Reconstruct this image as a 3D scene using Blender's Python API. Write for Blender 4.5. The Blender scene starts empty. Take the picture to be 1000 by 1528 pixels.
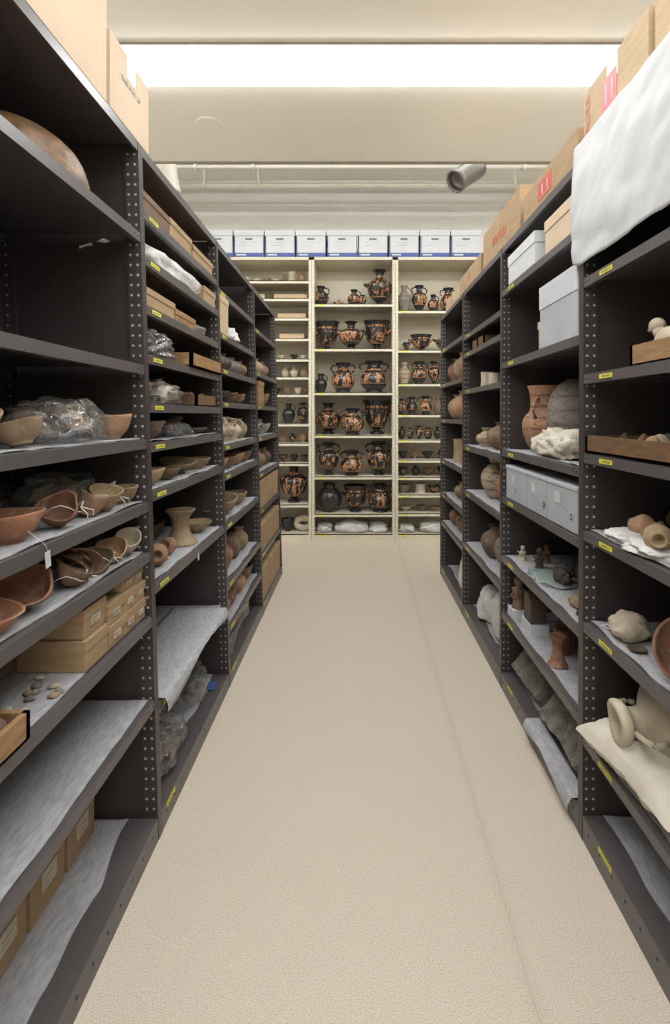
import bpy, bmesh, math, random
from mathutils import Vector, Matrix, Euler, noise
random.seed(7)
R = random.Random(11)
D = bpy.data
scene = bpy.context.scene

# ------------------------------------------------------------ materials
def newmat(name):
    m = D.materials.new(name); m.use_nodes = True
    nt = m.node_tree; b = nt.nodes["Principled BSDF"]
    return m, nt, b

def mat(name, c1, c2=None, rough=.6, scale=8, bump=0., bscale=60, metal=0., stretch=(1,1,1), spec=.5, lo=.35, hi=.65, weather=None):
    m, nt, b = newmat(name)
    b.inputs["Roughness"].default_value = rough
    b.inputs["Metallic"].default_value = metal
    b.inputs["Specular IOR Level"].default_value = spec
    N = nt.nodes; L = nt.links
    tc = N.new("ShaderNodeTexCoord"); mp = N.new("ShaderNodeMapping")
    mp.inputs["Scale"].default_value = stretch
    L.new(tc.outputs["Object"], mp.inputs["Vector"])
    if c2 is None: c2 = tuple(x*.85 for x in c1)
    n = N.new("ShaderNodeTexNoise"); n.inputs["Scale"].default_value = scale; n.inputs["Detail"].default_value = 5
    oi = N.new("ShaderNodeObjectInfo"); vm = N.new("ShaderNodeVectorMath"); vm.operation = 'ADD'
    cb = N.new("ShaderNodeCombineXYZ"); mu = N.new("ShaderNodeMath"); mu.operation = 'MULTIPLY'; mu.inputs[1].default_value = 17
    L.new(oi.outputs["Random"], mu.inputs[0]); L.new(mu.outputs[0], cb.inputs[0]); L.new(mu.outputs[0], cb.inputs[2])
    L.new(mp.outputs[0], vm.inputs[0]); L.new(cb.outputs[0], vm.inputs[1])
    L.new(vm.outputs[0], n.inputs["Vector"])
    r = N.new("ShaderNodeValToRGB")
    r.color_ramp.elements[0].position = lo; r.color_ramp.elements[1].position = hi
    r.color_ramp.elements[0].color = (*c2, 1); r.color_ramp.elements[1].color = (*c1, 1)
    L.new(n.outputs[0], r.inputs[0]); col = r.outputs[0]
    if weather:
        n4 = N.new("ShaderNodeTexNoise"); n4.inputs["Scale"].default_value = 26; n4.inputs["Detail"].default_value = 6; n4.inputs["Roughness"].default_value = .7
        L.new(vm.outputs[0], n4.inputs["Vector"])
        mr = N.new("ShaderNodeMapRange"); mr.inputs[1].default_value = .52; mr.inputs[2].default_value = .68; mr.inputs[3].default_value = 0; mr.inputs[4].default_value = .6
        L.new(n4.outputs[0], mr.inputs[0])
        mx = N.new("ShaderNodeMix"); mx.data_type = 'RGBA'; L.new(mr.outputs[0], mx.inputs[0]); L.new(col, mx.inputs[6]); mx.inputs[7].default_value = (*weather, 1)
        hs = N.new("ShaderNodeHueSaturation"); m2 = N.new("ShaderNodeMapRange"); m2.inputs[3].default_value = .68; m2.inputs[4].default_value = 1.2
        L.new(oi.outputs["Random"], m2.inputs[0]); L.new(m2.outputs[0], hs.inputs["Value"]); L.new(mx.outputs[2], hs.inputs["Color"])
        col = hs.outputs[0]
    L.new(col, b.inputs["Base Color"])
    if bump > 0:
        n2 = N.new("ShaderNodeTexNoise"); n2.inputs["Scale"].default_value = bscale; n2.inputs["Detail"].default_value = 4
        L.new(mp.outputs[0], n2.inputs["Vector"])
        bp = N.new("ShaderNodeBump"); bp.inputs["Strength"].default_value = bump; bp.inputs["Distance"].default_value = .01
        L.new(n2.outputs[0], bp.inputs["Height"]); L.new(bp.outputs[0], b.inputs["Normal"])
    return m

def math_node(nt, op, a, bb=None, c=None):
    n = nt.nodes.new("ShaderNodeMath"); n.operation = op
    for i, v in enumerate((a, bb, c)):
        if v is None: continue
        if isinstance(v, (int, float)): n.inputs[i].default_value = v
        else: nt.links.new(v, n.inputs[i])
    return n.outputs[0]

def mixc(nt, f, a, bb):
    n = nt.nodes.new("ShaderNodeMix"); n.data_type = 'RGBA'
    nt.links.new(f, n.inputs[0])
    for i, v in ((6, a), (7, bb)):
        if isinstance(v, tuple): n.inputs[i].default_value = (*v, 1)
        else: nt.links.new(v, n.inputs[i])
    return n.outputs[2]

def redfigure(name, orange=(.42, .19, .08), black=(.016, .014, .014), thr=.5, z0=.2, z1=.66, sc=16):
    m, nt, b = newmat(name)
    b.inputs["Roughness"].default_value = .25
    tc = nt.nodes.new("ShaderNodeTexCoord")
    sp = nt.nodes.new("ShaderNodeSeparateXYZ"); nt.links.new(tc.outputs["Generated"], sp.inputs[0])
    z = sp.outputs[2]
    band = math_node(nt, 'MULTIPLY', math_node(nt, 'GREATER_THAN', z, z0), math_node(nt, 'LESS_THAN', z, z1))
    oi = nt.nodes.new("ShaderNodeObjectInfo")
    mp = nt.nodes.new("ShaderNodeMapping"); mp.inputs["Scale"].default_value = (1.35, 1.35, .55)
    nt.links.new(tc.outputs["Object"], mp.inputs["Vector"])
    cb = nt.nodes.new("ShaderNodeCombineXYZ"); nt.links.new(math_node(nt, 'MULTIPLY', oi.outputs["Random"], 23), cb.inputs[1])
    nt.links.new(cb.outputs[0], mp.inputs["Location"])
    n = nt.nodes.new("ShaderNodeTexNoise"); n.inputs["Scale"].default_value = sc; n.inputs["Detail"].default_value = 2.5
    n.inputs["Distortion"].default_value = .8
    nt.links.new(mp.outputs[0], n.inputs["Vector"])
    fig = math_node(nt, 'GREATER_THAN', n.outputs[0], thr)
    n3 = nt.nodes.new("ShaderNodeTexNoise"); n3.inputs["Scale"].default_value = 75; n3.inputs["Detail"].default_value = 1
    nt.links.new(tc.outputs["Object"], n3.inputs["Vector"])
    fine = math_node(nt, 'GREATER_THAN', n3.outputs[0], .43)
    fig = math_node(nt, 'MULTIPLY', fig, fine)
    fig = math_node(nt, 'MULTIPLY', fig, band)
    l1 = math_node(nt, 'LESS_THAN', math_node(nt, 'ABSOLUTE', math_node(nt, 'SUBTRACT', z, z0-.02)), .010)
    l2 = math_node(nt, 'LESS_THAN', math_node(nt, 'ABSOLUTE', math_node(nt, 'SUBTRACT', z, z1+.10)), .035)
    v = nt.nodes.new("ShaderNodeTexVoronoi"); v.inputs["Scale"].default_value = 45
    nt.links.new(tc.outputs["Object"], v.inputs["Vector"])
    l2 = math_node(nt, 'MULTIPLY', l2, math_node(nt, 'GREATER_THAN', v.outputs[0], .5))
    f = math_node(nt, 'MINIMUM', math_node(nt, 'ADD', math_node(nt, 'ADD', fig, l1), l2), 1.0)
    cream = math_node(nt, 'GREATER_THAN', n3.outputs[0], .68)
    oc = mixc(nt, cream, orange, (.50, .36, .22))
    nt.links.new(mixc(nt, f, black, oc), b.inputs["Base Color"])
    return m

def banded(name, base, paint, freq=38, thr=.75, zlo=.2, zhi=.9, rough=.75):
    m, nt, b = newmat(name)
    b.inputs["Roughness"].default_value = rough
    tc = nt.nodes.new("ShaderNodeTexCoord")
    sp = nt.nodes.new("ShaderNodeSeparateXYZ"); nt.links.new(tc.outputs["Generated"], sp.inputs[0])
    n = nt.nodes.new("ShaderNodeTexNoise"); n.inputs["Scale"].default_value = 14
    nt.links.new(tc.outputs["Object"], n.inputs["Vector"])
    zz = math_node(nt, 'ADD', math_node(nt, 'MULTIPLY', sp.outputs[2], freq), math_node(nt, 'MULTIPLY', n.outputs[0], 1.2))
    s = math_node(nt, 'SINE', zz)
    ax = math_node(nt, 'ARCTAN2', math_node(nt, 'SUBTRACT', sp.outputs[0], .5), math_node(nt, 'SUBTRACT', sp.outputs[1], .5))
    zig = math_node(nt, 'SINE', math_node(nt, 'ADD', math_node(nt, 'MULTIPLY', ax, 9), math_node(nt, 'MULTIPLY', s, 2.5)))
    g = math_node(nt, 'GREATER_THAN', math_node(nt, 'MAXIMUM', s, math_node(nt, 'MULTIPLY', zig, .85)), thr)
    band = math_node(nt, 'MULTIPLY', math_node(nt, 'GREATER_THAN', sp.outputs[2], zlo), math_node(nt, 'LESS_THAN', sp.outputs[2], zhi))
    n5 = nt.nodes.new("ShaderNodeTexNoise"); n5.inputs["Scale"].default_value = 30; n5.inputs["Detail"].default_value = 5
    nt.links.new(tc.outputs["Object"], n5.inputs["Vector"])
    wear = nt.nodes.new("ShaderNodeMapRange"); wear.inputs[1].default_value = .35; wear.inputs[2].default_value = .6; wear.inputs[3].default_value = .25; wear.inputs[4].default_value = .9
    nt.links.new(n5.outputs[0], wear.inputs[0])
    g = math_node(nt, 'MULTIPLY', math_node(nt, 'MULTIPLY', g, band), wear.outputs[0])
    c = mixc(nt, n.outputs[0], tuple(x*.65 for x in base), tuple(min(1, x*1.15) for x in base))
    nt.links.new(mixc(nt, g, c, paint), b.inputs["Base Color"])
    return m

def emis(name, col, s):
    m, nt, b = newmat(name)
    b.inputs["Base Color"].default_value = (*col, 1)
    b.inputs["Emission Color"].default_value = (*col, 1); b.inputs["Emission Strength"].default_value = s
    return m

W_ = (.42, .35, .28)
M = {}
M['dark'] = mat('dark_steel', (.046, .037, .036), (.039, .032, .031), rough=.40, scale=3, bump=.03, bscale=200)
M['lip'] = mat('dark_steel_lip_lit', (.092, .081, .082), (.078, .069, .070), rough=.34, scale=3, bump=.03, bscale=200)  # dark steel made paler, painting in the light from above on the lips
M['hole'] = mat('punched_hole_painted_light', (.42, .40, .38), rough=.9)  # pale colour paints the light showing through the upright holes
M['holed'] = mat('punched_hole_dark', (.01, .01, .01), rough=.9)
M['foam'] = mat('foam_liner', (.43, .43, .45), (.32, .32, .34), rough=.85, scale=90, bump=.35, bscale=120, stretch=(1, .3, 1))
M['yellow'] = mat('yellow_label', (.72, .69, .05), (.66, .63, .04), rough=.5)
M['cream'] = mat('cream_steel', (.64, .58, .45), (.60, .54, .41), rough=.45, scale=2)
M['card'] = mat('cardboard', (.38, .255, .14), (.32, .21, .115), rough=.85, scale=12, bump=.08, bscale=90, stretch=(1, 1, 6))
M['cardl'] = mat('cardboard_light', (.51, .375, .24), (.45, .33, .20), rough=.85, scale=10, bump=.08, bscale=80, stretch=(1, 1, 5))
M['cardp'] = mat('cardboard_pale', (.60, .46, .33), (.55, .42, .30), rough=.8, scale=6, bump=.06, bscale=80)
M['tape'] = mat('packing_tape', (.47, .32, .17), (.42, .28, .14), rough=.2)
M['red'] = mat('red_print', (.55, .07, .05), (.5, .05, .04), rough=.5)
M['orange'] = mat('orange_print', (.62, .14, .05), rough=.5)
M['wood'] = mat('tray_wood', (.36, .21, .10), (.24, .13, .055), rough=.55, scale=14, stretch=(6, 1, 6), bump=.1)
M['woodd'] = mat('tray_wood_dark', (.18, .10, .05), (.115, .06, .032), rough=.5, scale=14, stretch=(6, 1, 6), bump=.1)
M['white'] = mat('white_card', (.57, .58, .60), (.52, .53, .55), rough=.6, scale=5)
M['paper'] = mat('white_paper', (.58, .59, .61), (.53, .54, .56), rough=.8, scale=6, bump=.35, bscale=14)
M['tissue'] = mat('white_tissue', (.66, .65, .63), (.55, .54, .51), rough=.85, scale=20, bump=.9, bscale=22)
M['calico'] = mat('calico_cloth', (.63, .58, .49), (.55, .50, .41), rough=.9, scale=14, bump=.7, bscale=16)
M['blue'] = mat('blue_print', (.04, .08, .28), (.035, .07, .24), rough=.5)
M['black'] = mat('black_ink', (.02, .02, .02), rough=.5)
M['ink'] = mat('grey_ink', (.12, .12, .14), rough=.5)
M['greybox'] = mat('grey_archive_card', (.42, .43, .46), (.37, .38, .41), rough=.6)
M['greyboxl'] = mat('grey_archive_card_light', (.54, .55, .58), (.50, .51, .54), rough=.6)
M['terra'] = mat('terracotta', (.34, .15, .08), (.20, .09, .055), rough=.8, scale=9, bump=.3, weather=W_)
M['terral'] = mat('terracotta_light', (.41, .24, .135), (.30, .17, .095), rough=.8, scale=9, bump=.3, weather=W_)
M['tan'] = mat('buff_clay', (.38, .275, .16), (.25, .17, .10), rough=.8, scale=10, bump=.3, weather=(.15, .105, .07))
M['brown'] = mat('brown_clay', (.23, .135, .08), (.11, .068, .048), rough=.75, scale=10, bump=.3, weather=(.34, .26, .18))
M['dome'] = mat('speckled_brown_clay', (.20, .105, .04), (.09, .045, .02), rough=.5, scale=34, bump=.3, weather=(.07, .045, .03))
M['creampot'] = mat('cream_clay', (.55, .48, .365), (.38, .32, .24), rough=.8, scale=8, bump=.3)
M['greypot'] = mat('grey_clay', (.22, .195, .17), (.11, .10, .085), rough=.8, scale=12, bump=.3, weather=(.34, .30, .26))
M['blackpot'] = mat('black_glaze', (.024, .021, .020), (.015, .013, .013), rough=.25)
M['darkfig'] = mat('dark_bronze_clay', (.09, .06, .045), (.05, .035, .03), rough=.6, bump=.3)
M['stone'] = mat('carved_stone', (.21, .185, .155), (.10, .09, .075), rough=.95, scale=18, bump=1.0, bscale=30, weather=(.30, .27, .23))
M['rf1'] = redfigure('red_figure_glaze_a', thr=.50)
M['rf2'] = redfigure('red_figure_glaze_b', thr=.53, sc=20, z0=.25, z1=.7)
M['rf3'] = redfigure('red_figure_glaze_c', orange=(.40, .19, .09), thr=.49, sc=14, z0=.3, z1=.62)
M['bandt'] = banded('painted_terracotta_bands', (.38, .20, .12), (.10, .045, .035))
M['bandc'] = banded('painted_cream_bands', (.46, .36, .245), (.12, .06, .04), freq=30)
M['bandg'] = banded('painted_grey_bands', (.25, .215, .18), (.10, .08, .07), freq=34)
M['pipe'] = mat('painted_pipe', (.66, .63, .56), (.62, .59, .52), rough=.4)
M['chrome'] = mat('brushed_metal', (.22, .20, .19), (.17, .16, .15), rough=.4, metal=.7)
M['trim'] = mat('ceiling_trim', (.28, .24, .19), (.24, .20, .16), rough=.6)
M['wall'] = mat('wall_paint', (.78, .76, .72), (.75, .73, .69), rough=.8, scale=2)
M['ceil'] = mat('ceiling_paint', (.89, .845, .75), (.87, .825, .73), rough=.8, scale=1.5)
M['green'] = mat('green_tissue', (.24, .33, .30), (.30, .34, .33), rough=.5, bump=.6, bscale=30)
M['light'] = emis('fluorescent_diffuser', (.975, 1.0, 1.0), 20.0)
M['light2'] = emis('fluorescent_tube', (.975, 1.0, 1.0), 7.0)

# plastic film
m, nt, b = newmat('clear_plastic')
nt.nodes.remove(b); out = [n for n in nt.nodes if n.type == 'OUTPUT_MATERIAL'][0]
tc = nt.nodes.new("ShaderNodeTexCoord")
n = nt.nodes.new("ShaderNodeTexNoise"); n.inputs["Scale"].default_value = 15; n.inputs["Detail"].default_value = 2; n.inputs["Distortion"].default_value = 1.6
nt.links.new(tc.outputs["Object"], n.inputs["Vector"])
bp = nt.nodes.new("ShaderNodeBump"); bp.inputs["Strength"].default_value = .7; bp.inputs["Distance"].default_value = .03
nt.links.new(n.outputs[0], bp.inputs["Height"])
tr = nt.nodes.new("ShaderNodeBsdfTransparent"); tr.inputs[0].default_value = (.98, .98, .985, 1)
gl = nt.nodes.new("ShaderNodeBsdfGlossy"); gl.inputs["Roughness"].default_value = .13; gl.inputs[0].default_value = (1, 1, 1, 1)
df = nt.nodes.new("ShaderNodeBsdfDiffuse"); df.inputs[0].default_value = (.8, .81, .83, 1)
nt.links.new(bp.outputs[0], gl.inputs["Normal"])
lw = nt.nodes.new("ShaderNodeFresnel"); lw.inputs[0].default_value = 1.45; nt.links.new(bp.outputs[0], lw.inputs["Normal"])
m1 = nt.nodes.new("ShaderNodeMixShader"); m2_ = nt.nodes.new("ShaderNodeMixShader")
r = nt.nodes.new("ShaderNodeMapRange"); r.inputs[1].default_value = .52; r.inputs[2].default_value = .75; r.inputs[3].default_value = .05; r.inputs[4].default_value = .24
nt.links.new(n.outputs[0], r.inputs[0])
nt.links.new(r.outputs[0], m1.inputs[0]); nt.links.new(tr.outputs[0], m1.inputs[1]); nt.links.new(df.outputs[0], m1.inputs[2])
fz = math_node(nt, 'MINIMUM', math_node(nt, 'ADD', math_node(nt, 'MULTIPLY', lw.outputs[0], .8), .02), .45)
nt.links.new(fz, m2_.inputs[0]); nt.links.new(m1.outputs[0], m2_.inputs[1]); nt.links.new(gl.outputs[0], m2_.inputs[2])
nt.links.new(m2_.outputs[0], out.inputs[0])
M['plastic'] = m

# floor material
m, nt, b = newmat('speckled_linoleum')
b.inputs["Roughness"].default_value = .5; b.inputs["Specular IOR Level"].default_value = .35
tc = nt.nodes.new("ShaderNodeTexCoord")
n = nt.nodes.new("ShaderNodeTexNoise"); n.inputs["Scale"].default_value = 340; n.inputs["Detail"].default_value = 2
n2 = nt.nodes.new("ShaderNodeTexNoise"); n2.inputs["Scale"].default_value = 1.6; n2.inputs["Detail"].default_value = 3
nt.links.new(tc.outputs["Object"], n.inputs["Vector"]); nt.links.new(tc.outputs["Object"], n2.inputs["Vector"])
r = nt.nodes.new("ShaderNodeValToRGB")
e = r.color_ramp.elements
e[0].position = .32; e[0].color = (.44, .355, .27, 1); e[1].position = .66; e[1].color = (.72, .64, .54, 1)
x = e.new(.47); x.color = (.60, .52, .43, 1)
nt.links.new(n.outputs[0], r.inputs[0])
sp = nt.nodes.new("ShaderNodeSeparateXYZ"); nt.links.new(tc.outputs["Object"], sp.inputs[0])
sx = math_node(nt, 'ABSOLUTE', math_node(nt, 'SUBTRACT', math_node(nt, 'SUBTRACT', sp.outputs[0], math_node(nt, 'MULTIPLY', sp.outputs[1], .008)), .401))
seam = math_node(nt, 'MULTIPLY', math_node(nt, 'LESS_THAN', sx, .0016), .35)
soft = nt.nodes.new("ShaderNodeMapRange"); soft.inputs[1].default_value = 0; soft.inputs[2].default_value = .03; soft.inputs[3].default_value = .14; soft.inputs[4].default_value = 0
nt.links.new(sx, soft.inputs[0])
ff = math_node(nt, 'MAXIMUM', seam, soft.outputs[0])
c = mixc(nt, ff, r.outputs[0], (.30, .22, .15))
c2 = mixc(nt, math_node(nt, 'MULTIPLY', n2.outputs[0], .14), c, (.42, .33, .24))
nt.links.new(c2, b.inputs["Base Color"])
M['floor'] = m

# ------------------------------------------------------------ mesh builder
class MB:
    def __init__(s):
        s.v = []; s.f = []; s.m = []; s.s = []; s.mats = []
    def mi(s, k):
        if k not in s.mats: s.mats.append(k)
        return s.mats.index(k)
    def add(s, vs, fs, k, smooth=False, mx=None):
        o = len(s.v)
        if mx is not None: vs = [mx @ Vector(p) for p in vs]
        s.v += [tuple(p) for p in vs]
        i = s.mi(k)
        for f in fs:
            s.f.append(tuple(a+o for a in f)); s.m.append(i); s.s.append(smooth)
        return s
    def box(s, x0, x1, y0, y1, z0, z1, k, mx=None):
        if x0 > x1: x0, x1 = x1, x0
        vs = [(x, y, z) for z in (z0, z1) for y in (y0, y1) for x in (x0, x1)]
        fs = [(0, 2, 3, 1), (4, 5, 7, 6), (0, 1, 5, 4), (2, 6, 7, 3), (0, 4, 6, 2), (1, 3, 7, 5)]
        return s.add(vs, fs, k, False, mx)
    def disc(s, c, r, axis, k, n=8):
        vs = []
        for i in range(n):
            a = 2*math.pi*i/n; u = r*math.cos(a); w = r*math.sin(a)
            if axis == 'y': vs.append((c[0]+u, c[1], c[2]+w))
            elif axis == 'x': vs.append((c[0], c[1]+u, c[2]+w))
            else: vs.append((c[0]+u, c[1]+w, c[2]))
        return s.add(vs, [tuple(range(n))], k)
    def lathe(s, prof, k, w=1, h=1, seg=28, mx=None, wob=0):
        P = []
        n = len(prof)
        for i in range(n-1):
            p0 = prof[max(i-1, 0)]; p1 = prof[i]; p2 = prof[i+1]; p3 = prof[min(i+2, n-1)]
            for t in (0, 1/3, 2/3):
                q = []
                for a in (0, 1):
                    q.append(.5*((2*p1[a])+(-p0[a]+p2[a])*t+(2*p0[a]-5*p1[a]+4*p2[a]-p3[a])*t*t+(-p0[a]+3*p1[a]-3*p2[a]+p3[a])*t**3))
                P.append((max(q[0], 0), min(max(q[1], 0), 1)))
        P.append(prof[-1])
        vs = []; fs = []
        for (r, z) in P:
            for j in range(seg):
                a = 2*math.pi*j/seg
                rr = r*w/2*(1+wob*math.sin(3*a+z*4))
                zz = z*h*(1+wob*.9*math.sin(2*a+1)*(z > .6))
                vs.append((rr*math.cos(a), rr*math.sin(a), zz))
        for i in range(len(P)-1):
            for j in range(seg):
                j2 = (j+1) % seg
                fs.append((i*seg+j, i*seg+j2, (i+1)*seg+j2, (i+1)*seg+j))
        return s.add(vs, fs, k, True, mx)
    def tube(s, pts, r, k, n=8, mx=None):
        vs = []; fs = []
        pts = [Vector(p) for p in pts]
        for i, p in enumerate(pts):
            t = (pts[min(i+1, len(pts)-1)]-pts[max(i-1, 0)]).normalized()
            up = Vector((0, 0, 1)) if abs(t.z) < .9 else Vector((0, 1, 0))
            a = t.cross(up).normalized(); bb = t.cross(a).normalized()
            for j in range(n):
                g = 2*math.pi*j/n
                vs.append(p+a*r*math.cos(g)+bb*r*math.sin(g))
        for i in range(len(pts)-1):
            for j in range(n):
                j2 = (j+1) % n
                fs.append((i*n+j, i*n+j2, (i+1)*n+j2, (i+1)*n+j))
        fs.append(tuple(range(n))); fs.append(tuple(reversed([(len(pts)-1)*n+j for j in range(n)])))
        return s.add(vs, fs, k, True, mx)
    def blob(s, sx, sy, sz, k, amp=.2, freq=1.6, seed=0, sub=3, power=1.0, mx=None, flat=.0, smooth=True, ridge=False):
        bm = bmesh.new(); bmesh.ops.create_icosphere(bm, subdivisions=sub, radius=1)
        vs = []
        for v in bm.verts:
            p = v.co.copy()
            q = Vector([math.copysign(abs(c)**power, c) for c in p])
            nn = noise.noise(p*freq+Vector((seed*3.1, seed*1.7, seed)))
            if ridge: nn += .6*(1-2*abs(noise.noise(p*freq*2.3+Vector((seed, 9, 2)))))-.3
            q *= 1+amp*nn
            z = q.z
            if z < -flat: z = -flat-(abs(z)-flat)*.25
            vs.append((q.x*sx, q.y*sy, z*sz))
        fs = [tuple(v.index for v in f.verts) for f in bm.faces]
        bm.free()
        return s.add(vs, fs, k, smooth, mx)
    def build(s, name, loc=(0, 0, 0), rot=None, ground=False, fixn=True):
        vs = [Vector(p) for p in s.v]
        if rot:
            e = Euler(rot).to_matrix(); vs = [e @ p for p in vs]
        if ground:
            mz = min(p.z for p in vs); vs = [Vector((p.x, p.y, p.z-mz)) for p in vs]
        me = D.meshes.new(name); me.from_pydata([tuple(p) for p in vs], [], s.f)
        for k in s.mats: me.materials.append(M[k])
        for i, p in enumerate(me.polygons):
            p.material_index = s.m[i]; p.use_smooth = s.s[i]
        if fixn:
            bm = bmesh.new(); bm.from_mesh(me); bmesh.ops.recalc_face_normals(bm, faces=bm.faces); bm.to_mesh(me); bm.free()
        me.update()
        o = D.objects.new(name, me); o.location = loc
        scene.collection.objects.link(o)
        return o

def face(side, z):
    return -(.626+.030*z) if side < 0 else (.720+.002*z)
def SX(side, d, z): return face(side, z)+side*d
LIN = .004

# ------------------------------------------------------------ room
def room():
    MB().box(-3.2, 3.2, -2.6, 6.15, -.1, 0, 'floor').build('floor')
    MB().box(-3.2, 3.2, 6.05, 6.15, 0, 4.15, 'wall').build('wall_back')
    MB().box(-3.2, 3.2, -2.7, -2.6, 0, 4.15, 'wall').build('wall_front')
    MB().box(-3.3, -3.2, -2.7, 6.15, 0, 4.15, 'wall').build('wall_left')
    MB().box(3.2, 3.3, -2.7, 6.15, 0, 4.15, 'wall').build('wall_right')
    c = MB(); strips = [(-1.55, -1.21), (.79, 1.13), (3.13, 3.47)]
    y = -2.6
    for a, bb in strips:
        c.box(-3.2, 3.2, y, a, 3.6, 3.75, 'ceil'); y = bb
        c.box(-3.2, 3.2, a, bb, 3.68, 3.75, 'ceil')
    c.box(-3.2, 3.2, y, 4.58, 3.6, 3.75, 'ceil')
    c.box(-3.2, 3.2, 4.50, 4.58, 3.75, 4.05, 'ceil')
    c.box(-3.2, 3.2, 4.50, 6.15, 4.05, 4.15, 'ceil')
    c.build('ceiling')
    for i, (a, bb) in enumerate(strips):
        l = MB()
        l.box(-3.15, 3.15, a+.002, bb-.002, 3.568, 3.66, 'light')
        l.build('fluorescent_strip_light')
        MB().box(-3.19, 3.19, a-.030, a, 3.585, 3.60, 'trim').build('trim_%d' % (i*2+1))
        MB().box(-3.19, 3.19, bb, bb+.022, 3.585, 3.60, 'trim').build('trim_%d' % (i*2+2))
    MB().box(-3.19, 3.19, 4.555, 4.582, 3.588, 3.60, 'trim').build('trim_7')
    l = MB(); l.box(-2.6, 2.6, 4.66, 4.80, 3.99, 4.045, 'light2'); l.box(-2.65, 2.65, 4.64, 4.82, 4.03, 4.05, 'white')
    l.build('fluorescent_batten_light')
    MB().lathe([(0, 0), (.7, 0), (.93, .2), (1, 1)], 'ceil', .2, .006, mx=Matrix.Translation((-1.13, 3.97, 3.594))).build('ceiling_cover_plate')
    p = MB()
    for (yy, z, r) in ((5.20, 3.86, .020), (5.50, 3.80, .028), (5.62, 3.90, .016), (5.96, 3.78, .018), (5.96, 3.98, .014)):
        p.tube([(-3.18, yy, z), (3.18, yy, z)], r, 'pipe', 12)
    for xx in (-1.62, -1.04, 1.7):
        for (yy, z) in ((5.20, 3.86), (5.50, 3.80)):
            p.box(xx-.008, xx+.008, yy-.008, yy+.008, z, 4.052, 'pipe')
            p.tube([(xx-.014, yy, z), (xx+.014, yy, z)], .036, 'pipe', 12)
    p.build('ceiling_pipework')
    for (x, y, z, k, rot) in ((1.06, 4.84, 3.63, 'chrome', (.35, -2.25, 0)), (-1.78, 4.84, 3.62, 'pipe', (0, 3.0, 0))):  # dark spotlight on the right, pale hanging duct on the left
        s = MB()
        mx = Matrix.Translation((x, y, z)) @ Euler(rot).to_matrix().to_4x4()
        s.lathe([(0, 0), (.7, 0), (.9, .04), (1, .1), (1, .85), (1.06, .88), (1.06, 1), (.9, 1), (.85, .8), (0, .75)], k, .20, .34, seg=24, mx=mx @ Matrix.Translation((0, 0, -.15)))
        s.box(x-.012, x+.012, y-.012, y+.012, z, 4.052, k)
        s.box(x-.06, x+.06, y-.04, y+.04, 4.03, 4.052, k)
        s.build('ceiling_cylinder')
room()

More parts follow.
